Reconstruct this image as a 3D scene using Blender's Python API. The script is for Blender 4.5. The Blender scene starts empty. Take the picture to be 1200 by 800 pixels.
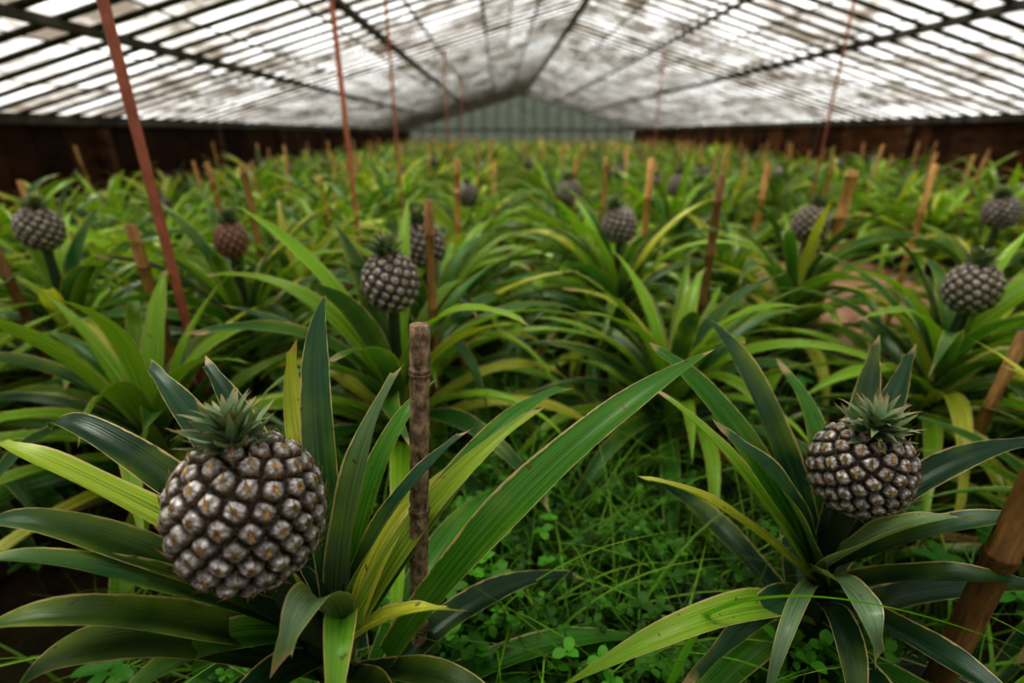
import bpy, math, numpy as np
from mathutils import Vector
R = np.random.default_rng(7)
scene = bpy.context.scene
ROT = 0.0233           # greenhouse axis heading relative to the camera heading
H = 0.90

# ------------------------------------------------------------------ mesh builder
class MB:
    def __init__(s): s.V=[];s.F=[];s.U=[];s.C=[];s.n=0
    def add(s,V,F,U,C):
        V=np.asarray(V,float);F=np.asarray(F,int)
        s.V.append(V);s.F.append(F+s.n);s.U.append(np.asarray(U,float))
        C=np.asarray(C,float)
        if C.ndim==1: C=np.tile(C,(len(V),1))
        s.C.append(C);s.n+=len(V)
    def grid(s,P,U,C,wrap=False):
        n,m=P.shape[:2]
        i=np.arange(n-1)[:,None]; j=np.arange(m-1)[None,:]
        a=(i*m+j); F=np.stack([a,a+1,a+m+1,a+m],-1).reshape(-1,4)
        C=np.asarray(C,float)
        if C.ndim==3: C=C.reshape(-1,3)
        s.add(P.reshape(-1,3),F,U.reshape(-1,2),C)
    def box(s,lo,hi,C):
        x0,y0,z0=lo;x1,y1,z1=hi
        V=[(x0,y0,z0),(x1,y0,z0),(x1,y1,z0),(x0,y1,z0),(x0,y0,z1),(x1,y0,z1),(x1,y1,z1),(x0,y1,z1)]
        F=[(0,3,2,1),(4,5,6,7),(0,1,5,4),(1,2,6,5),(2,3,7,6),(3,0,4,7)]
        s.add(V,F,np.zeros((8,2)),C)
    def beam(s,a,b,w,h,C,up=(0,0,1)):
        a=np.array(a,float);b=np.array(b,float);t=b-a;t/=np.linalg.norm(t)
        sd=np.cross(t,up);sd/=np.linalg.norm(sd);nn=np.cross(sd,t)
        V=[]
        for p in (a,b):
            for cx,cz in ((-1,-1),(1,-1),(1,1),(-1,1)): V.append(p+sd*cx*w/2+nn*cz*h/2)
        F=[(3,2,1,0),(4,5,6,7),(0,1,5,4),(1,2,6,5),(2,3,7,6),(3,0,4,7)]
        s.add(V,F,np.zeros((8,2)),C)
    def data(s):
        return np.concatenate(s.V),np.concatenate(s.F),np.concatenate(s.U),np.concatenate(s.C)
    def tile(s,D,pos,rot,sc,cm=1.0,tilt=0.0):
        V,F,U,C=D
        c,sn=math.cos(rot),math.sin(rot)
        W=V*sc
        W=np.stack([W[:,0]*c-W[:,1]*sn,W[:,0]*sn+W[:,1]*c,W[:,2]],-1)+np.array(pos)
        s.add(W,F,U,C*np.asarray(cm))
    def mesh(s,name,mat,smooth=True):
        V,F,U,C=s.data()
        me=bpy.data.meshes.new(name)
        me.from_pydata(V.tolist(),[],F.tolist())
        uv=me.uv_layers.new(name='UVMap')
        uv.data.foreach_set('uv',U[F.reshape(-1)].reshape(-1).astype(np.float32))
        ca=me.color_attributes.new('col','FLOAT_COLOR','POINT')
        ca.data.foreach_set('color',np.concatenate([C,np.ones((len(C),1))],1).reshape(-1).astype(np.float32))
        me.polygons.foreach_set('use_smooth',[smooth]*len(F))
        me.materials.append(mat); me.update()
        return me
def obj(name,me,parent=None,loc=(0,0,0),rot=(0,0,0),scale=1):
    o=bpy.data.objects.new(name,me); scene.collection.objects.link(o)
    o.location=loc;o.rotation_euler=rot;o.scale=(scale,)*3
    if parent: o.parent=parent
    return o
def nrm(v): return v/np.maximum(np.linalg.norm(v,axis=-1,keepdims=True),1e-9)

# ------------------------------------------------------------------ materials
def newmat(name):
    m=bpy.data.materials.new(name);m.use_nodes=True
    nt=m.node_tree;nt.nodes.clear();return m,nt
def N(nt,t,**k):
    n=nt.nodes.new(t)
    for a,b in k.items():
        if hasattr(n,a): setattr(n,a,b)
        else: n.inputs[a].default_value=b
    return n
def mixc(nt,a,b,f,mode='MIX'):
    n=nt.nodes.new('ShaderNodeMix');n.data_type='RGBA';n.blend_type=mode
    for s,v in ((n.inputs[0],f),(n.inputs[6],a),(n.inputs[7],b)):
        if hasattr(v,'links'): nt.links.new(v,s)
        else: s.default_value=v if not isinstance(v,tuple) else (*v,1)[:4]
    return n.outputs[2]
def mrange(nt,v,a,b,c=0,d=1):
    n=nt.nodes.new('ShaderNodeMapRange');nt.links.new(v,n.inputs[0])
    for i,x in enumerate((a,b,c,d)): n.inputs[i+1].default_value=x
    return n.outputs[0]
def noise(nt,vec,scale,detail=3,rough=.5):
    n=N(nt,'ShaderNodeTexNoise',Scale=scale,Detail=detail,Roughness=rough)
    if vec is not None: nt.links.new(vec,n.inputs['Vector'])
    return n.outputs['Fac']
def mapping(nt,vec,sc):
    n=nt.nodes.new('ShaderNodeMapping');nt.links.new(vec,n.inputs[0]);n.inputs['Scale'].default_value=sc
    return n.outputs[0]
def out(nt,sh):
    o=nt.nodes.new('ShaderNodeOutputMaterial');nt.links.new(sh,o.inputs[0])

def leaf_mat(name,rough=.28,trans=.24,stripes=True,edge=True):
    m,nt=newmat(name)
    at=N(nt,'ShaderNodeAttribute',attribute_name='col')
    uv=nt.nodes.new('ShaderNodeUVMap').outputs[0]
    tc=nt.nodes.new('ShaderNodeTexCoord').outputs['Object']
    col=at.outputs['Color']
    sx=nt.nodes.new('ShaderNodeSeparateXYZ');nt.links.new(uv,sx.inputs[0])
    st=noise(nt,mapping(nt,uv,(28,1.2,1)),1.0,3)
    if stripes:
        g=mrange(nt,st,.3,.7,.5,1.5)
        cr=nt.nodes.new('ShaderNodeCombineXYZ')
        for i in range(3): nt.links.new(g,cr.inputs[i])
        col=mixc(nt,col,cr.outputs[0],1.0,'MULTIPLY')
    if edge:
        a=N(nt,'ShaderNodeMath',operation='SUBTRACT');nt.links.new(sx.outputs[0],a.inputs[0]);a.inputs[1].default_value=.5
        b=N(nt,'ShaderNodeMath',operation='ABSOLUTE');nt.links.new(a.outputs[0],b.inputs[0])
        # leaves yellow from the margins inwards, in patches
        bl0=mrange(nt,noise(nt,tc,7,3),.48,.70,0,.75)
        bl=N(nt,'ShaderNodeMath',operation='MULTIPLY');nt.links.new(bl0,bl.inputs[0]);nt.links.new(mrange(nt,b.outputs[0],.10,.45,.35,1.0),bl.inputs[1])
        col=mixc(nt,col,(.30,.40,.045),bl.outputs[0])
        n2=noise(nt,tc,60,2)
        c=N(nt,'ShaderNodeMath',operation='ADD');nt.links.new(b.outputs[0],c.inputs[0]);nt.links.new(mrange(nt,n2,.3,.7,-.02,.02),c.inputs[1])
        e=mrange(nt,c.outputs[0],.450,.480,0,.9)
        col=mixc(nt,col,(.60,.47,.26),e)
        d=N(nt,'ShaderNodeMath',operation='ADD');nt.links.new(sx.outputs[1],d.inputs[0]);nt.links.new(mrange(nt,noise(nt,tc,25,2),.3,.7,-.05,.05),d.inputs[1])
        tip=mrange(nt,d.outputs[0],.94,.985,0,.9)
        col=mixc(nt,col,(.50,.36,.20),tip)
        sp=mrange(nt,noise(nt,tc,75,2,.6),.69,.73,0,.7)
        col=mixc(nt,col,(.13,.05,.02),sp)
    geo=nt.nodes.new('ShaderNodeNewGeometry')
    bf=N(nt,'ShaderNodeMath',operation='MULTIPLY');nt.links.new(geo.outputs['Backfacing'],bf.inputs[0]);bf.inputs[1].default_value=.14
    col=mixc(nt,col,(.28,.35,.24),bf.outputs[0])
    p=N(nt,'ShaderNodeBsdfPrincipled',Roughness=rough)
    nt.links.new(col,p.inputs['Base Color'])
    bp=N(nt,'ShaderNodeBump',Strength=.3,Distance=.002);nt.links.new(st,bp.inputs['Height']);nt.links.new(bp.outputs[0],p.inputs['Normal'])
    t=nt.nodes.new('ShaderNodeBsdfTranslucent')
    nt.links.new(mixc(nt,col,(1.6,1.7,.5),1.0,'MULTIPLY'),t.inputs[0])
    mx=N(nt,'ShaderNodeMixShader');mx.inputs[0].default_value=trans
    nt.links.new(p.outputs[0],mx.inputs[1]);nt.links.new(t.outputs[0],mx.inputs[2]);out(nt,mx.outputs[0])
    return m
M_leaf=leaf_mat('pineapple_leaf')
M_grass=leaf_mat('grass_blade',.45,.35,False,False)
M_crown=leaf_mat('crown_leaf',.5,.08,False,False)

def attr_mat(name,rough=.5,nscale=60,lo=.7,hi=1.3,bump=.3,spec=.5,dist=.002,stretch=(1,1,1)):
    m,nt=newmat(name)
    at=N(nt,'ShaderNodeAttribute',attribute_name='col')
    tc=nt.nodes.new('ShaderNodeTexCoord').outputs['Object']
    nf=noise(nt,mapping(nt,tc,stretch),nscale,5,.6)
    g=mrange(nt,nf,.3,.7,lo,hi)
    cr=nt.nodes.new('ShaderNodeCombineXYZ')
    for i in range(3): nt.links.new(g,cr.inputs[i])
    col=mixc(nt,at.outputs['Color'],cr.outputs[0],1.0,'MULTIPLY')
    p=N(nt,'ShaderNodeBsdfPrincipled',Roughness=rough);p.inputs['Specular IOR Level'].default_value=spec
    nt.links.new(col,p.inputs['Base Color'])
    bp=N(nt,'ShaderNodeBump',Strength=bump,Distance=dist);nt.links.new(nf,bp.inputs['Height']);nt.links.new(bp.outputs[0],p.inputs['Normal'])
    out(nt,p.outputs[0]);return m
M_fruit=attr_mat('pineapple_skin',.28,230,.25,1.75,.8,.9,.0015)
M_bamboo=attr_mat('bamboo',.55,40,.55,1.4,.6,.4,.003,(3,3,.5))
M_bark=attr_mat('weathered_stake',.8,60,.2,2.0,1.0,.2,.008,(1.6,1.6,1.0))
M_wood=attr_mat('greenhouse_timber',.7,8,.6,1.4,.3,.3)
M_pole=attr_mat('painted_pole',.45,20,.8,1.2,.1,.4)
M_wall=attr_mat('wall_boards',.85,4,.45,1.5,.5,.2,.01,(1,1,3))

def soil_mat():
    m,nt=newmat('soil')
    tc=nt.nodes.new('ShaderNodeTexCoord').outputs['Object']
    a=noise(nt,tc,14,6,.65);b=noise(nt,tc,1.3,3)
    c=mixc(nt,(.018,.010,.006),(.085,.045,.025),mrange(nt,a,.35,.7))
    c=mixc(nt,c,(.03,.05,.010),mrange(nt,b,.45,.6,0,.4))
    at=N(nt,'ShaderNodeAttribute',attribute_name='col')
    sep=nt.nodes.new('ShaderNodeSeparateColor');nt.links.new(at.outputs[0],sep.inputs[0])
    c2=mixc(nt,(.30,.16,.11),(.54,.34,.25),mrange(nt,a,.4,.6))
    c=mixc(nt,c,c2,sep.outputs[0])
    p=N(nt,'ShaderNodeBsdfPrincipled',Roughness=.9);p.inputs['Specular IOR Level'].default_value=.2
    nt.links.new(c,p.inputs[0])
    bp=N(nt,'ShaderNodeBump',Strength=.9,Distance=.03);nt.links.new(a,bp.inputs['Height']);nt.links.new(bp.outputs[0],p.inputs['Normal'])
    out(nt,p.outputs[0]);return m
M_soil=soil_mat()

def glass_mat(name,dirt1,dirt2,lo,hi,base=.12,sc=1.0):
    m,nt=newmat(name)
    tc=nt.nodes.new('ShaderNodeTexCoord').outputs['Object']
    at=N(nt,'ShaderNodeAttribute',attribute_name='col')
    sep=nt.nodes.new('ShaderNodeSeparateColor');nt.links.new(at.outputs[0],sep.inputs[0])
    a=noise(nt,mapping(nt,tc,(1.0,.45,1)),2.2*sc,4,.6);b=noise(nt,mapping(nt,tc,(1,.6,1)),4*sc,4,.6)
    s=N(nt,'ShaderNodeMath',operation='ADD');nt.links.new(a,s.inputs[0]);nt.links.new(sep.outputs[0],s.inputs[1])
    fac=mrange(nt,s.outputs[0],lo,hi,base,.97)
    dc=mixc(nt,dirt1,dirt2,mrange(nt,b,.42,.60))
    tr=nt.nodes.new('ShaderNodeBsdfTransparent');tr.inputs[0].default_value=(.95,.97,.97,1)
    tl=nt.nodes.new('ShaderNodeBsdfTranslucent');nt.links.new(dc,tl.inputs[0])
    df=nt.nodes.new('ShaderNodeBsdfDiffuse');nt.links.new(dc,df.inputs[0])
    m1=N(nt,'ShaderNodeMixShader');m1.inputs[0].default_value=.3
    nt.links.new(tl.outputs[0],m1.inputs[1]);nt.links.new(df.outputs[0],m1.inputs[2])
    m2=N(nt,'ShaderNodeMixShader');nt.links.new(fac,m2.inputs[0])
    nt.links.new(tr.outputs[0],m2.inputs[1]);nt.links.new(m1.outputs[0],m2.inputs[2]);out(nt,m2.outputs[0])
    return m
M_roof=glass_mat('whitewashed_glass',(.27,.26,.25),(.08,.065,.05),.40,.56,.58)
M_gable=glass_mat('green_tinted_glass',(.034,.042,.024),(.020,.027,.014),.1,.3,.96)  # green-grey tint stands for hazy foliage outside the end wall

# ------------------------------------------------------------------ leaf
def leaf(mb,pts,up,width,m=5,col=(.1,.2,.05),fold=.35,twist=0.,cut=False,wavy=0.,kind=0,roll=0.):
    P=np.asarray(pts,float);n=len(P);s=np.linspace(0,1,n)
    T=nrm(np.gradient(P,axis=0))
    up=np.asarray(up,float)
    sd=np.cross(T[0],up);sd=sd/max(np.linalg.norm(sd),1e-6)
    S=np.zeros_like(P)
    for i in range(n):
        sd=sd-np.dot(sd,T[i])*T[i];sd=sd/max(np.linalg.norm(sd),1e-6);S[i]=sd
    Nn=np.cross(S,T)
    a=(roll+twist*s)[:,None]
    S,Nn=S*np.cos(a)+Nn*np.sin(a),Nn*np.cos(a)-S*np.sin(a)
    if kind==0: w=(1-s**3.2)*(.74+.9*s*(1-s)*1.2)
    elif kind==1: w=np.sin(np.pi*np.clip(s*.93+.07,0,1))**.6     # round leaflet
    else: w=(1-s**1.5)
    if cut: w=np.maximum(w,.36*(s>.5)); w[-1]*=.75
    w=w*width/2
    c=np.linspace(-1,1,m)[None,:,None]
    ww=w[:,None,None]
    fl=fold*(1-.3*s)[:,None,None]
    rip=(wavy*np.sin(s*17+width*300)[:,None,None])*np.sign(c)*c**2
    V=P[:,None]+S[:,None]*c*ww*math.cos(fold*.6)+Nn[:,None]*(np.abs(c)**1.4*ww*fl*1.5+rip*ww)
    if cut:   # ragged, slanted end of a trimmed or scorched leaf
        V[-1]+=T[-1]*(c[0]*width*.30)
    U=np.zeros((n,m,2));U[...,0]=np.linspace(0,1,m)[None];U[...,1]=s[:,None]
    mb.grid(V,U,col)
def qbez(a,mid,b,n):
    a,mid,b=map(lambda v:np.array(v,float),(a,mid,b))
    c=2*mid-.5*(a+b);t=np.linspace(0,1,n)[:,None]
    return (1-t)**2*a+2*t*(1-t)*c+t*t*b
def arc(az,r0,z0,e0,bend,L,n,hb=0.):
    s=np.linspace(0,1,n);e=e0-bend*s**1.4;ds=L/(n-1)
    a=az+hb*s
    d=np.stack([np.cos(e)*np.cos(a),np.cos(e)*np.sin(a),np.sin(e)],-1)*ds
    p=np.cumsum(d,0)-d[0]
    return p+np.array([r0*math.cos(az),r0*math.sin(az),z0])
def leafcol(r,yel,q=1.):
    dark=np.array([.024,.085,.028]);mid=np.array([.080,.23,.032]);lime=np.array([.25,.44,.035]);ye=np.array([.52,.53,.08])
    k=r.random()
    if q<.16 and r.random()<.30: c=np.array([.30,.18,.08])
    elif k<yel*.18: c=ye
    elif k<yel: c=lime*(.6+.6*r.random())
    else:
        t=r.random();c=dark*(1-t)+mid*t
    return c*(.85+.3*r.random())
def plant(mb,r,n=34,fruit=True,seg=12,m=5,yel=.3,z=1.0):
    for i in range(n):
        q=(i+.5)/n
        az=i*2.39996+r.normal()*.12
        e0=math.radians((14+ (60 if fruit else 64)*q**.9)+r.normal()*6)
        L=(.62-.14*q)*(.8+.34*r.random())*z
        bend=math.radians((110-50*q)*(.55+.8*r.random()))
        up=np.array([-.6*math.cos(az),-.6*math.sin(az),1.])
        leaf(mb,arc(az,.03,.10+(.28 if fruit else .20)*q,e0,bend,L,seg,r.normal()*.3),up,.053*(.8+.35*r.random()),m,
             leafcol(r,yel,q),.38,r.normal()*.45,r.random()<.35,.08)

# ------------------------------------------------------------------ fruit
def fruit_mb(a=.067,b=.074,res=(200,290),Neye=150,pink=0,seed=1,spikes=True):
    r=np.random.default_rng(seed);mb=MB();nl,nn=res
    i=np.arange(Neye);z=1-2*(i+.5)/Neye;ph=i*2.399963
    Cn=np.stack([np.sqrt(1-z*z)*np.cos(ph),np.sqrt(1-z*z)*np.sin(ph),z],-1)
    th=np.linspace(0,math.pi,nl)[:,None];la=np.linspace(0,2*math.pi,nn)[None]
    D=np.stack([np.sin(th)*np.cos(la),np.sin(th)*np.sin(la),np.cos(th)*np.ones_like(la)],-1)
    dt=np.arccos(np.clip(D.reshape(-1,3)@Cn.T,-1,1))
    idx=np.argsort(dt,1)[:,:2]
    d1=np.take_along_axis(dt,idx[:,:1],1)[:,0];d2=np.take_along_axis(dt,idx[:,1:2],1)[:,0]
    sp=math.sqrt(4*math.pi/Neye);g=(d2-d1)/sp;q=d1/sp
    sm=lambda x,u,v:(lambda t:t*t*(3-2*t))(np.clip((x-u)/(v-u),0,1))
    hgt=sm(g,-.02,.34)*.082+ (1-sm(q,.0,.5))*.034-(1-sm(q,0,.16))*.018
    er=r.random(Neye)[idx[:,0]];er2=r.random(Neye)[idx[:,0]]
    def shape(D):
        zz=D[:,2];rr=(np.clip(1-np.abs(zz)**2.5,0,1))**.5
        k=rr/np.maximum(np.sqrt(D[:,0]**2+D[:,1]**2),1e-6)
        k=np.where(np.abs(zz)>.999,0,k);k=.5+.5*np.minimum(k,1.25)
        return np.stack([D[:,0]*k*a,D[:,1]*k*a,zz*b],-1)
    Df=D.reshape(-1,3);S=shape(Df)
    up=(Df[:,2]-Cn[idx[:,0],2])/sp
    sx=nrm(np.cross(Cn[idx[:,0]],np.array([0,0,1.])));lat=np.einsum('ij,ij->i',Df,sx)/sp
    ang=np.arctan2(up,lat)+er*6.28
    wr=np.sin(ang*5+er*9)*np.sin(ang*11+er2*20)                  # radial wrinkles of each eye
    V=S*(1+hgt[:,None]-.065+(wr*sm(q,.12,.3)*.009)[:,None])
    crev=np.array([.014,.007,.004]);body=np.array([.070,.050,.042]);bloom_highlight=np.array([.74,.72,.71]);tan=np.array([.54,.34,.11])
    if pink: body=np.array([.22,.07,.06]);bloom_highlight=np.array([.50,.30,.25]);crev=np.array([.06,.015,.01])
    ray=.62+.38*np.sin(ang*3.0+er*9)*np.sin(ang*7+er*20)        # bloom and painted highlight broken into radial streaks
    bm=(sm(q,.09,.19)*(1-sm(q,.28,.49)))*(.50+.50*er2)*ray
    C=crev+(body-crev)*sm(g,.08,.20)[:,None]
    C=C+(bloom_highlight-C)*np.clip(bm*sm(g,.12,.28)*(1.0+1.1*np.clip(up,-.35,.4)),0,1)[:,None]  # waxy bloom plus painted highlight, whitest on each eye's upper side
    rim=sm(g,.08,.16)*(1-sm(g,.20,.34))*np.clip(.5-up*1.6,0,1)*.55
    C=C+(np.array([.34,.21,.07])-C)*rim[:,None]
    C=C+(tan-C)*((1-sm(q,.05,.16))*.9)[:,None]
    U=np.zeros((nl,nn,2))
    mb.grid(V.reshape(nl,nn,3),U,C.reshape(nl,nn,3))
    if spikes:
        Sc=shape(Cn)*1.03
        for k in range(Neye):
            n0=nrm(Cn[k]*np.array([1/a,1/a,1/b]));upv=np.array([0,0,1.])-n0*n0[2]
            if np.linalg.norm(upv)<.2: upv=np.array([1,0,0.])-n0*n0[0]
            upv=nrm(upv);sdv=np.cross(n0,upv);jt=sdv*r.normal()*.0012
            L=.8+.6*r.random();c0=Sc[k]
            pts=np.array([c0-upv*.0055-n0*.0005,c0-upv*.0015+n0*.0014,c0+upv*.0025*L+n0*.0032+jt*.5,c0+upv*.0070*L+n0*.0060+jt])
            leaf(mb,pts,n0,.0044,3,np.array([.54,.34,.13])*(.4+.9*r.random()),.25,kind=2)
    return mb
def crown_mb(n=48,L=.035,seed=3,seg=7):
    r=np.random.default_rng(seed);mb=MB()
    for i in range(n):
        q=i/n;az=i*2.39996
        e0=math.radians(12+68*q+r.normal()*5)
        l=L*(.55+.6*math.sin(math.pi*(.15+.7*q)))*(.85+.35*r.random())
        p=arc(az,.011*(1-q)+.002,-.004+.022*q,e0,math.radians(-18+r.normal()*10)if q<.5 else math.radians(30),l,seg)
        up=np.array([-.6*math.cos(az),-.6*math.sin(az),1.])
        C=np.zeros((seg,3,3));t=np.linspace(0,1,seg)[:,None,None]
        base=np.array([.19,.29,.16])*(.6+.7*r.random());tipc=np.array([.44,.28,.15])
        C[:]=base*(1-t**4)+tipc*t**4
        leaf(mb,p,up,.013,3,C,.4,kind=2)
    return mb
def tube(mb,pts,rad,col,k=12):
    P=np.asarray(pts,float);T=nrm(np.gradient(P,axis=0));rad=np.asarray(rad)
    x=np.cross(T,np.array([0,1,.01]));x=nrm(x);y=np.cross(T,x)
    a=np.linspace(0,2*math.pi,k+1)
    V=P[:,None]+rad[:,None,None]*(x[:,None]*np.cos(a)[None,:,None]+y[:,None]*np.sin(a)[None,:,None])
    mb.grid(V,np.zeros((len(P),k+1,2)),col)
F_hi=fruit_mb().mesh('pineapple_fruit',M_fruit)
F_hi2=fruit_mb(.060,.064,seed=5,Neye=130).mesh('pineapple_fruit_round',M_fruit)
F_mid=fruit_mb(.060,.066,(90,120),110,seed=8).mesh('pineapple_fruit_far',M_fruit)
F_pink=fruit_mb(.046,.056,(70,90),80,pink=1,seed=9).mesh('pineapple_fruit_young',M_fruit)
C_hi=crown_mb(L=.038).mesh('pineapple_crown',M_crown)
C_hi2=crown_mb(50,.040,6).mesh('pineapple_crown_tall',M_crown)
flow=fruit_mb(.058,.064,(26,36),70,seed=8,spikes=False);crl=crown_mb(20,.040,4,4)

def make_plant(loc,leafme,fr=None,cr=None,fz=0,foff=(0,0),rot=0,ftilt=(0,0,0),s=1,fb=.07):
    e=bpy.data.objects.new('pineapple_plant',None);scene.collection.objects.link(e)
    e.location=(loc[0],loc[1],0);e.empty_display_size=.1
    obj('leaves',leafme,e,rot=(0,0,rot),scale=s)
    if fr:
        f=obj('fruit',fr,e,(foff[0],foff[1],fz),ftilt)
        c=obj('crown',cr,f,(0,0,fb*.93))
        mb=MB();t=np.linspace(0,1,8)[:,None]
        a=np.array([0,0,0.]);b=np.array([foff[0],foff[1],fz-fb*.8]);mid=np.array([foff[0]*.25,foff[1]*.25,fz*.5])
        tube(mb,qbez(a,mid,b,8),np.linspace(.020,.012,8),(.05,.08,.03))
        obj('stem',mb.mesh('stem',M_crown),e)
    return e

# ------------------------------------------------------------------ hero plants
DK=(.020,.064,.028);BG=(.040,.110,.056);MG=(.075,.23,.030);LM=(.22,.41,.03);YL=(.48,.50,.07);GR=(.19,.28,.17)
def hero(base,specs,extra,seed):
    r=np.random.default_rng(seed);mb=MB();b=np.array(base,float)
    for sp in specs:
        z0,mid,tip,w,col=sp[:5];kw=dict(sp[5]) if len(sp)>5 else {}
        st=np.array(kw.pop('b')) if 'b' in kw else np.array([b[0],b[1],z0])
        d=np.array(tip)-st;d[2]=0;d=d/max(np.linalg.norm(d),.01)
        up=np.array([-.6*d[0],-.6*d[1],1.])
        leaf(mb,qbez(st,mid,tip,22)-np.array([b[0],b[1],0]),up,w,9,np.array(col)*(.9+.2*r.random()),kw.get('fold',.38),kw.get('twist',r.normal()*.2),kw.get('cut',r.random()<.3),.07,roll=kw.get('roll',0))
    for i in range(extra):
        q=i/extra;az=i*2.39996+.6
        e0=math.radians(5+30*q+r.normal()*5)
        up=np.array([-.6*math.cos(az),-.6*math.sin(az),1.])
        leaf(mb,arc(az,.02,.07+.16*q,e0,math.radians(45+35*r.random()),.36+.14*r.random(),16,r.normal()*.3),up,.048,7,
             np.array(DK if r.random()<.55 else MG)*(.8+.4*r.random()),.38,r.normal()*.3,r.random()<.3,.08)
    for i in range(6):   # dried leaves at the foot
        az=r.random()*6.28
        leaf(mb,arc(az,.02,.05+.05*r.random(),math.radians(10),math.radians(80),.24+.08*r.random(),14,r.normal()*.4),(0,0,1),.026,5,np.array([.17,.10,.045])*(.6+.7*r.random()),.6,r.normal()*.9,True,.15)
    return mb.mesh('hero_leaves',M_leaf)
LB=(-.20,.42)
left=[
 (.33,(.037,.453,.555),(.25,.57,.657),.056,(.075,.21,.028),{'b':(-.15,.425,.30),'twist':-.25,'roll':-.10,'cut':False}),
 (.38,(-.23,.528,.607),(-.2275,.595,.718),.042,BG,{'cut':False}),
 (.38,(-.275,.56,.54),(-.286,.6085,.645),.036,YL,{'cut':True}),
 (.36,(-.35,.50,.56),(-.443,.562,.636),.046,BG,{'cut':True}),
 (.38,(-.32,.53,.55),(-.40,.60,.624),.042,DK,{'cut':True}),
 (.38,(-.4125,.407,.574),(-.51,.424,.617),.050,(.34,.45,.05),{'roll':-.35,'cut':True}),
 (.38,(-.43,.4715,.574),(-.528,.498,.585),.046,DK),
 (.34,(-.404,.39,.525),(-.50,.377,.554),.042,BG),
 (.34,(-.38,.363,.51),(-.469,.331,.555),.044,BG),
 (.30,(-.356,.339,.480),(-.458,.3026,.505),.048,DK),
 (.26,(-.3475,.343,.445),(-.45,.3015,.430),.052,DK),
 (.36,(-.173,.469,.542),(-.131,.544,.645),.048,(.12,.19,.09),{'cut':True}),
 (.38,(-.125,.431,.530),(-.048,.472,.6015),.036,BG,{'cut':True}),
 (.33,(-.0985,.522,.461),(.035,.612,.547),.038,(.32,.45,.05),{'roll':-.2,'cut':True}),
 (.33,(-.047,.589,.493),(.0875,.712,.528),.040,MG,{'roll':-.2,'cut':True}),
 (.33,(-.12,.36,.455),(-.055,.3635,.462),.038,YL,{'twist':.4,'cut':True}),
 (.34,(-.160,.335,.475),(-.150,.255,.42),.034,(.14,.36,.04),{'twist':.3}),
 (.36,(-.185,.345,.50),(-.20,.30,.475),.046,GR,{'twist':.5,'cut':True}),
 (.30,(-.24,.33,.40),(-.27,.26,.36),.048,DK),
 (.36,(-.16,.50,.53),(-.10,.60,.60),.035,MG),
 (.28,(-.07,.37,.35),(.0,.34,.31),.036,DK),
 (.30,(-.16,.50,.42),(-.08,.60,.46),.040,YL),
 (.28,(-.13,.33,.36),(-.10,.26,.30),.040,DK),
 (.32,(-.30,.36,.42),(-.40,.30,.37),.044,MG,{'cut':True}),
]
RB=(.45,.56)
right=[
 (.30,(.366,.66,.534),(.295,.736,.64),.052,BG,{'roll':.3,'cut':False}),
 (.30,(.32,.659,.5055),(.228,.754,.579),.046,MG,{'roll':.3,'cut':True}),
 (.28,(.306,.583,.4765),(.2146,.665,.546),.040,LM,{'cut':True}),
 (.30,(.3556,.535,.465),(.268,.558,.547),.052,BG,{'roll':.4,'cut':True}),
 (.28,(.282,.534,.437),(.174,.542,.483),.036,YL,{'cut':True}),
 (.20,(.26,.44,.365),(.052,.411,.269),.046,(.25,.42,.05)),
 (.30,(.4545,.4746,.455),(.535,.474,.48),.056,GR,{'roll':-.2,'cut':True}),
 (.34,(.54,.68,.50),(.587,.758,.589),.044,DK,{'cut':True}),
 (.34,(.57,.67,.49),(.63,.735,.584),.044,BG,{'cut':True}),
 (.32,(.60,.59,.46),(.74,.60,.50),.046,DK),
 (.30,(.55,.50,.44),(.66,.48,.47),.044,BG),
 (.26,(.53,.47,.39),(.64,.44,.40),.046,DK),
 (.30,(.380,.41,.425),(.3935,.375,.375),.044,GR,{'twist':.3,'cut':True}),
 (.28,(.33,.43,.37),(.30,.39,.25),.022,GR),
 (.26,(.50,.42,.33),(.55,.33,.33),.046,DK),
 (.30,(.47,.66,.46),(.45,.78,.54),.040,MG),
 (.24,(.40,.43,.34),(.37,.33,.27),.042,DK),
 (.24,(.33,.47,.34),(.22,.42,.27),.042,BG,{'cut':True}),
]
make_plant(LB,hero(LB,left,22,1),F_hi,C_hi,.57,(-.05,-.0365),ftilt=(math.radians(-4),0,.4),fb=.074)
make_plant(RB,hero(RB,right,22,2),F_hi2,C_hi2,.492,(.01,-.004),ftilt=(0,math.radians(-11),1.1),fb=.064)

# ------------------------------------------------------------------ nearby plants
rv=np.random.default_rng(33)
VF=[];VN=[]
for k in range(4):
    mb=MB();plant(mb,rv,46,True,14,5,.50);VF.append(mb.mesh('pineapple_leaves_fruiting',M_leaf))
for k in range(4):
    mb=MB();plant(mb,rv,48,False,14,5,.60);VN.append(mb.mesh('pineapple_leaves_young',M_leaf))
near=[(-.275,1.08,.60,'m',1.0),(-.25,1.46,.60,'m',1),(.403,1.82,.60,'m',1),(1.07,1.84,.60,'m',1),(1.17,1.25,.53,'m',.95),
 (-1.45,1.56,.63,'m',1.0),(-.86,1.54,.60,'p',1),(.305,2.74,.62,'m',1),(.98,3.1,.62,'m',1),(1.95,2.05,.61,'m',.85),
 (.43,1.22,0,'n',.95),(-.85,1.03,0,'n',.95),(-1.42,1.05,0,'n',1),(1.12,.72,0,'n',.8),(-.27,1.95,0,'n',1),(.38,2.25,0,'n',1),(-.9,2.05,0,'n',1),
 (1.72,1.15,0,'n',.9),(1.62,1.62,0,'n',.7),(-1.5,2.1,0,'n',1),(-2.1,1.7,0,'n',1),(1.05,2.4,0,'n',.9)]
used=[(-.2,.42),(.45,.56)]
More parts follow.
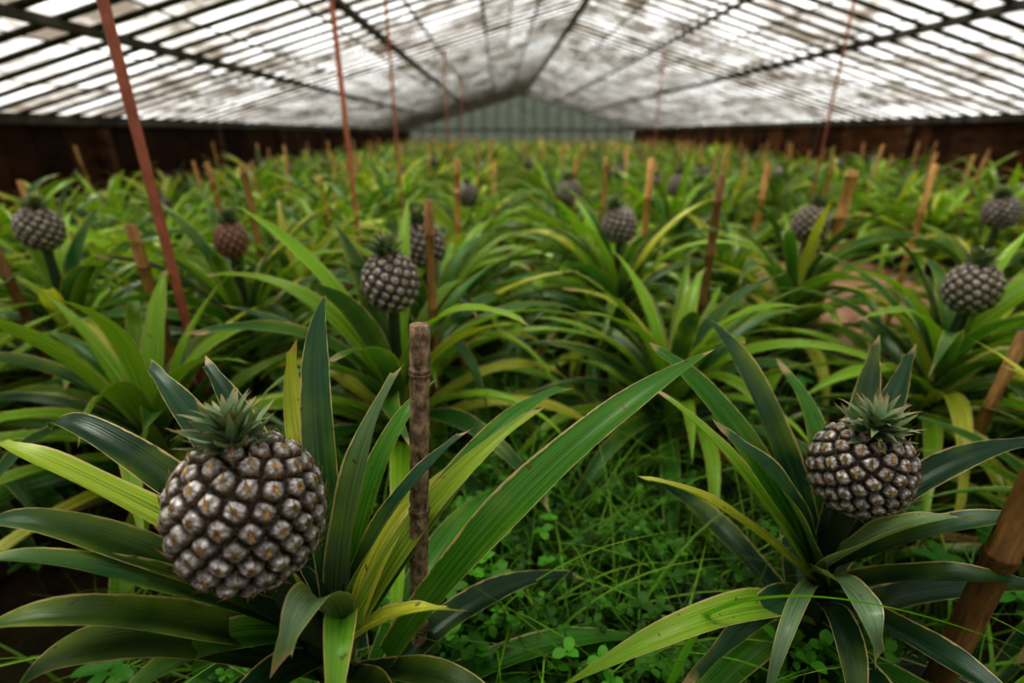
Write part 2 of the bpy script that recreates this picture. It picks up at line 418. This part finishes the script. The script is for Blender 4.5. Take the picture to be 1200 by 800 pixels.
for i,(x,y,z,k,s) in enumerate(near):
    used.append((x,y));rt=rv.random()*6.28
    if k=='n': make_plant((x,y),VN[i%4],rot=rt,s=s)
    else: make_plant((x,y),VF[i%4],F_mid if k=='m' else F_pink,C_hi2 if k=='m' else C_hi,z,(rv.normal()*.015,rv.normal()*.015),rt,(rv.normal()*.1,rv.normal()*.1,rt),s*.98,.066 if k=='m' else .056)

# ------------------------------------------------------------------ field
cR,sR=math.cos(ROT),math.sin(ROT)
def g2w(x,y): return x*cR-y*sR,x*sR+y*cR
lo=[]
for k in range(8):
    mb=MB();plant(mb,rv,30,k<3,8,3,.66);lo.append(mb.data())
FM=flow.data();CM=crl.data()
fld=MB();ff=MB();fc=MB();stk=MB()
def stake(mb,base,top,r,col,seed=0,nodes=True,k=10,rough=0.):
    rr=np.random.default_rng(seed);b=np.array(base,float);t=np.array(top,float)
    L=np.linalg.norm(t-b);zs=[0];rs=[r];step=.13+.06*rr.random();h=step*rr.random()
    while h<L-.02:
        if nodes: zs+=[h-.006,h-.002,h,h+.002,h+.006];rs+=[r*.97,r*1.14,r*1.03,r*1.16,r]
        h+=step
    zs+=[L,L+.0005,L+.0005];rs+=[r*.97,r*.75,0.0001]
    if rough:
        ex=np.arange(.01,L-.01,.007);zs+=list(ex);rs+=list(r*(1+rr.normal(size=len(ex))*rough))
    zs=np.array(zs);o=np.argsort(zs,kind='stable');zs=np.maximum(zs[o],0);rs=np.array(rs)[o]
    P=b+(t-b)/L*zs[:,None]
    d=nrm(t-b);x=nrm(np.cross(d,[0,1,.01]));y=np.cross(d,x);a=np.linspace(0,2*math.pi,k+1)
    V=P[:,None]+rs[:,None,None]*(x*np.cos(a)[:,None]+y*np.sin(a)[:,None])[None]
    C=np.tile(np.array(col,float),(len(zs),k+1,1));
    if nodes: C[rs>r*1.1]*=.5
    mb.grid(V,np.zeros((len(zs),k+1,2)),C)
TAN=np.array([.50,.29,.10])
rows=[-3.0,-2.52,-2.03,-1.45,-.86,-.25,.42,1.08,1.75,2.4,3.05,3.7,4.28,4.75]
for rx in rows:
    y=.95 if abs(rx)>1.6 else 2.3
    while y<21.3:
        gx=rx+R.normal()*.05;gy=y+R.normal()*.05
        x,yy=g2w(gx,gy);y+=.43
        if abs(rx)>2.2 and yy<1.0: continue
        if any((x-a)**2+(yy-b)**2<.30**2 for a,b in used): continue
        if 1.45<x<2.85 and 2.2<yy<3.8: continue
        k=int(R.integers(0,8))
        sc=.85+.25*R.random()
        if rx in(-3.0,4.75): sc*=.8
        cm=np.array([1,1,1])*(.65+.6*R.random())
        fld.tile(lo[k],(x,yy,0),R.random()*6.28,sc,cm)
        if k<3 and R.random()<.42:
            fz=(.54+.06*R.random())*sc;ro=R.random()*6;fs=.75+.3*R.random()
            ff.tile(FM,(x,yy,fz),ro,fs,.7);fc.tile(CM,(x,yy,fz+.058*fs),ro,1.0,1)
        if R.random()<.46:
            r2=.010+.005*R.random();hh=.66+.17*R.random();lx,ly=R.normal()*.03,R.normal()*.03
            stake(stk,(x+.09,yy-.06,0),(x+.09+lx,yy-.06+ly,hh),r2,TAN*(.5+.7*R.random()),int(R.integers(1e6)),yy<4,8)
e=bpy.data.objects.new('pineapple_plant_rows',None);scene.collection.objects.link(e)
obj('leaves',fld.mesh('row_leaves',M_leaf),e);obj('fruits',ff.mesh('row_fruits',M_fruit),e);obj('crowns',fc.mesh('row_crowns',M_crown),e)
obj('bamboo_stake_rows',stk.mesh('bamboo_stake_rows',M_bamboo))

# individual stakes
def one_stake(base,top,r,col=TAN,mat=M_bamboo,seed=1,rough=0.):
    mb=MB();stake(mb,base,top,r,col,seed,True,20,rough);obj('bamboo_stake',mb.mesh('bamboo_stake',mat))
one_stake((-.145,.477,0),(-.10,.516,.708),.0115,(.27,.20,.135),M_bark,4,.035)
one_stake((-.20,1.16,0),(-.19,1.18,.762),.0105,TAN*.7,M_bamboo,5)
one_stake((.62,1.57,0),(.622,1.575,.787),.0125,TAN*.5,M_bamboo,6)
one_stake((.55,2.12,0),(.55,2.12,.81),.014,TAN*1.1,M_bamboo,7)
one_stake((1.25,1.98,0),(1.28,2.0,.775),.020,TAN*1.1,M_bamboo,8)
one_stake((1.64,2.08,0),(1.67,2.11,.79),.012,TAN*1.1,M_bamboo,9)
one_stake((1.20,2.52,0),(1.21,2.53,.775),.016,TAN*1.0,M_bamboo,10)
one_stake((-1.0,2.0,0),(-1.01,2.01,.79),.013,TAN*.8,M_bamboo,11)
one_stake((-.95,1.30,0),(-.975,1.31,.685),.015,TAN*.7,M_bamboo,12)
one_stake((-1.40,1.40,0),(-1.44,1.40,.68),.013,TAN*.4,M_bamboo,13)
one_stake((.586,.47,0),(.600,.47,.80),.0165,TAN*.42,M_bamboo,14)
one_stake((1.08,1.02,0),(1.12,1.03,.50),.013,TAN*.7,M_bamboo,15)
one_stake((-.28,2.45,0),(-.25,2.45,.80),.014,TAN*1.0,M_bamboo,16)
one_stake((.43,2.5,0),(.44,2.5,.80),.012,TAN*.9,M_bamboo,17)

# ------------------------------------------------------------------ weeds and grass
rg=np.random.default_rng(50)
tuft=[];clov=[]
for k in range(8):
    mb=MB()
    for i in range(14):
        az=rg.random()*6.28;L=.08+.30*rg.random()**1.3
        p=arc(az,rg.random()*.035,0,math.radians(50+35*rg.random()),math.radians(40+80*rg.random()),L,7,rg.normal()*.3)
        leaf(mb,p,(-math.cos(az),-math.sin(az),.6),.0035+.005*rg.random(),3,np.array([.20,.40,.04])*(.25+1.0*rg.random()),.2,kind=2)
    tuft.append(mb.data())
for k in range(6):
    mb=MB()
    for i in range(9):
        cx,cy=rg.normal()*.04,rg.normal()*.04;hz=.05+.15*rg.random();a0=rg.random()*6.28
        g=np.array([.11,.31,.034])*(.35+1.0*rg.random());ls=.009+.011*rg.random()
        tube(mb,qbez((cx*.5,cy*.5,0),(cx*.7,cy*.7,hz*.6),(cx,cy,hz),4),np.full(4,.0007),g*.8,4)
        for j in range(3):
            az=a0+j*2.094
            leaf(mb,np.array([cx,cy,hz])+arc(az,.001,0,math.radians(20+rg.normal()*20),math.radians(35),ls,5,0),(0,0,1),ls*.75,3,g*(.85+.3*rg.random()),.15,kind=1)
    clov.append(mb.data())
gr=MB();cl=MB()
def spot():
    while True:
        if rg.random()<.45: x,y=rg.normal()*.24+.13,.42+abs(rg.normal())*.45
        else: x,y=rg.uniform(-1.8,2.2),rg.uniform(.3,3.4)
        if not (1.5<x<2.7 and 2.3<y<3.7): return x,y
for i in range(1150):
    x,y=spot();gr.tile(tuft[i%8],(x,y,0),rg.random()*6.28,.5+.8*rg.random(),.5+.8*rg.random())
cc=[(rg.normal()*.22+.13,.45+abs(rg.normal())*.35) for _ in range(18)]
for i in range(430):
    if i%3==0: x,y=spot()
    else:
        c0=cc[int(rg.integers(0,18))];x,y=c0[0]+rg.normal()*.045,c0[1]+rg.normal()*.045
    cl.tile(clov[i%6],(x,y,0),rg.random()*6.28,.7+.6*rg.random(),.65+.6*rg.random())
for i in range(400):
    x,y=rg.uniform(-.5,.8),rg.uniform(.42,1.15);az=rg.random()*6.28;L=.27+.30*rg.random()
    if i%2: x=rg.normal()*.17+.12
    p=arc(az,0,0,math.radians(55+25*rg.random()),math.radians(60+70*rg.random()),L,14,rg.normal()*.3)+np.array([x,y,0])
    leaf(gr,p,(-math.cos(az),-math.sin(az),.6),.005+.004*rg.random(),3,np.array([.25,.46,.05])*(.35+.8*rg.random()),.2,kind=2)
leaf(gr,np.concatenate([qbez((.20,.46,0),(.21,.455,.2),(.232,.435,.3735),6)[:-1],qbez((.232,.435,.3735),(.32,.373,.47),(.47,.31,.47),18)]),(0,-.4,1),.012,3,(.18,.42,.05),.2,kind=2)
obj('grass',gr.mesh('grass',M_grass));obj('clover_patch',cl.mesh('clover_patch',M_grass))
wd=MB()
for i in range(90):
    x,y=(rg.uniform(-.6,-.3),rg.uniform(.35,.5)) if i<20 else ((rg.normal()*.09+.02,rg.uniform(.42,.62)) if i<38 else (rg.uniform(-1,1.2),rg.uniform(.5,1.6)))
    hz=.08+.14*rg.random();g=np.array([.06,.22,.025])*(.6+.8*rg.random())
    tube(wd,qbez((x,y,0),(x,y,hz*.5),(x+.01,y,hz),4),np.full(4,.0015),g,5)
    a0=rg.random()*6
    for j in range(5):
        az=a0+j*1.256
        leaf(wd,np.array([x+.01,y,hz])+arc(az,.004,0,math.radians(25),math.radians(45),.035+.02*rg.random(),7),(0,0,1),.022,5,g,.2,kind=1)
obj('broadleaf_weeds',wd.mesh('broadleaf_weeds',M_grass))

# ------------------------------------------------------------------ floor
nx,ny=141,281
gx,gy=np.meshgrid(np.linspace(-5.5,7,nx),np.linspace(-6,24,ny))
gz=.012*np.sin(gx*9.3+gy*3.1)*np.cos(gy*7.7)-.012
pth=np.clip(1-np.maximum(np.abs(gx-2.15)/.65,np.abs(gy-3.0)/.95),0,1);pth=np.clip(pth*4,0,1)
mb=MB();mb.grid(np.stack([gx,gy,gz],-1),np.stack([gx,gy],-1),np.stack([pth,pth,pth],-1))
obj('floor',mb.mesh('floor',M_soil))

# ------------------------------------------------------------------ greenhouse shell (built in its own axes, then turned)
XL,XR,XC=-3.6,5.4,1.0;Y0,Y1=-5.0,22.0;ZL,ZR,ZT=H+.135,H+.19,H+1.42
def rz(x): return ZT+(ZL-ZT)*(XC-x)/(XC-XL) if x<XC else ZT+(ZR-ZT)*(x-XC)/(XR-XC)
ceil=bpy.data.objects.new('ceiling',None);scene.collection.objects.link(ceil);ceil.rotation_euler=(0,0,ROT)
pn=MB();rf=MB();pu=MB()
DW=np.array([.10,.088,.074])
DY=.25
ys=np.arange(Y0,Y1+.01,DY)
rr=np.random.default_rng(5)
for a,b in ((XL,XC),(XC,XR)):
    xs=np.linspace(a,b,9)
    for y in ys[:-1]:
        for i in range(8):
            x0,x1=xs[i],xs[i+1];c=(rr.random()-.5)*.14
            if rr.random()<.07: c+=.2
            lift=.004*(i%2)
            pn.add([(x0,y+.002,rz(x0)+.012+lift),(x1,y+.002,rz(x1)+.012+lift),(x1,y+DY-.002,rz(x1)+.012+lift),(x0,y+DY-.002,rz(x0)+.012+lift)],[(0,1,2,3)],np.zeros((4,2)),(c,c,c))
    for y in ys:
        rf.beam((a,y,rz(a)+.003),(b,y,rz(b)+.003),.070,.012,DW*(.8+.5*rr.random()))
    for x in xs[1:-1]:
        rf.beam((x,Y0,rz(x)+.012),(x,Y1,rz(x)+.012),.024,.006,DW*1.4)
for x,w,h in ((XC,.05,.05),(-1.07,.045,.045),(-2.18,.045,.045),(3.29,.05,.05),(2.15,.03,.03),(XL,.08,.08),(XR,.08,.08)):
    pu.beam((x,Y0,rz(x)-.03),(x,Y1,rz(x)-.03),w,h,DW*(.9))
pu.beam((.12,Y0,rz(.12)-.07),(.12,Y1,rz(.12)-.07),.012,.012,DW)
obj('glass_panels',pn.mesh('glass_panels',M_roof,False),ceil);obj('rafters',rf.mesh('rafters',M_wood,False),ceil);obj('purlins',pu.mesh('purlins',M_wood,False),ceil)
for nm,x,z,sgn in (('wall_left',XL,ZL,-1),('wall_right',XR,ZR,1)):
    mb=MB();y=Y0
    while y<Y1:
        L=.30
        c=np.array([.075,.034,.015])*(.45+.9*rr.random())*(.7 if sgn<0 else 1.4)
        mb.box((x+(.0 if sgn>0 else -.05),y+.005,-.05),(x+(.05 if sgn>0 else 0),y+L-.005,z-.05),c);y+=L
    for y in np.arange(Y0,Y1,2.0):
        xx=x-sgn*.04;mb.box((xx-.04,y-.04,-.05),(xx+.04,y+.04,z-.09),(.11,.06,.035))
    mb.box((min(x-sgn*.03,x),Y0,.45),(max(x-sgn*.03,x),Y1,.52),(.10,.055,.03))
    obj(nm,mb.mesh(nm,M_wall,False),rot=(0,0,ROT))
xs=np.linspace(XL,XR,19)
for nm,yy,sg in (('wall_back',Y1+.02,1),('wall_front_light_block',Y0-.02,-1)):  # front wall is out of view, added to cut low light from behind
    bk=bpy.data.objects.new(nm,None);scene.collection.objects.link(bk);bk.rotation_euler=(0,0,ROT)
    mb=MB();mm=MB()
    for a,b in list(zip(xs[:-1],xs[1:])):
        for u,v in (((a,XC),(XC,b)) if a<XC<b else ((a,b),)):
            if v-u<1e-6: continue
            c=(rr.random()-.5)*.2;mb.add([(u,yy,.3),(v,yy,.3),(v,yy,rz(v)+.03),(u,yy,rz(u)+.03)],[(0,1,2,3)],np.zeros((4,2)),(c,c,c))
        mm.box((a-.03,min(yy,yy-sg*.05),0),(a+.03,max(yy,yy-sg*.05),rz(a)-.04),(.17,.17,.14))
    mm.box((XL,yy-.03,-.05),(XR,yy+.03,.32),(.08,.05,.03));mm.box((XL,yy-.06,ZL-.03),(XR,yy+.01,ZL+.04),(.07,.07,.06))
    mm.box((.95,yy-.10,0),(1.07,yy,ZT-.05),(.34,.35,.32))
    obj('glazing',mb.mesh('glazing',M_gable if sg>0 else M_roof,False),bk);obj('mullions',mm.mesh('mullions',M_wood,False),bk)

# support poles
PC=np.array([.54,.20,.13])
for x,y,r in ((-.89,1.30,.0120),(-.785,2.60,.0115),(-.72,3.4,.008),(-.85,7.2,.010),(1.97,3.44,.007),(2.1,8.0,.010),(-.9,10,.012)):
    gxx=x*cR+y*sR;top=rz(gxx)-.01;mb=MB()
    tube(mb,[(x,y,0),(x,y,top*.5),(x,y,top)],[r]*3,PC*(.75+.4*rr.random()),14)
    mb.box((x-r*2.4,y-r*2.4,top-.012),(x+r*2.4,y+r*2.4,top),PC*.7)
    mb.box((x-r*2.4,y-r*2.4,-.01),(x+r*2.4,y+r*2.4,.012),PC*.7)
    obj('support_pole',mb.mesh('support_pole',M_pole))

# ------------------------------------------------------------------ light
w=bpy.data.worlds.new('overcast_sky');scene.world=w;w.use_nodes=True
nt=w.node_tree;bg=nt.nodes['Background'];bg.inputs[0].default_value=(.98,.98,.97,1);bg.inputs[1].default_value=2.7
sd=bpy.data.lights.new('soft_fill_sun','SUN');sd.energy=8.5;sd.angle=math.radians(28);sd.color=(1,.96,.88)  # soft sun added under the overcast sky for highlights through the roof
so=obj('soft_fill_sun',sd,rot=(math.radians(-12),math.radians(-14),0))

# ------------------------------------------------------------------ camera
cd=bpy.data.cameras.new('camera');cam=obj('camera',cd,loc=(0,0,H),rot=(math.radians(90-22.3),0,0))
cd.lens=17.8;cd.sensor_width=36;cd.clip_start=.02;cd.clip_end=200
cd.dof.use_dof=True;cd.dof.focus_distance=.56;cd.dof.aperture_fstop=2.2
scene.camera=cam
scene.view_settings.view_transform='Standard'
scene.view_settings.look='High Contrast'
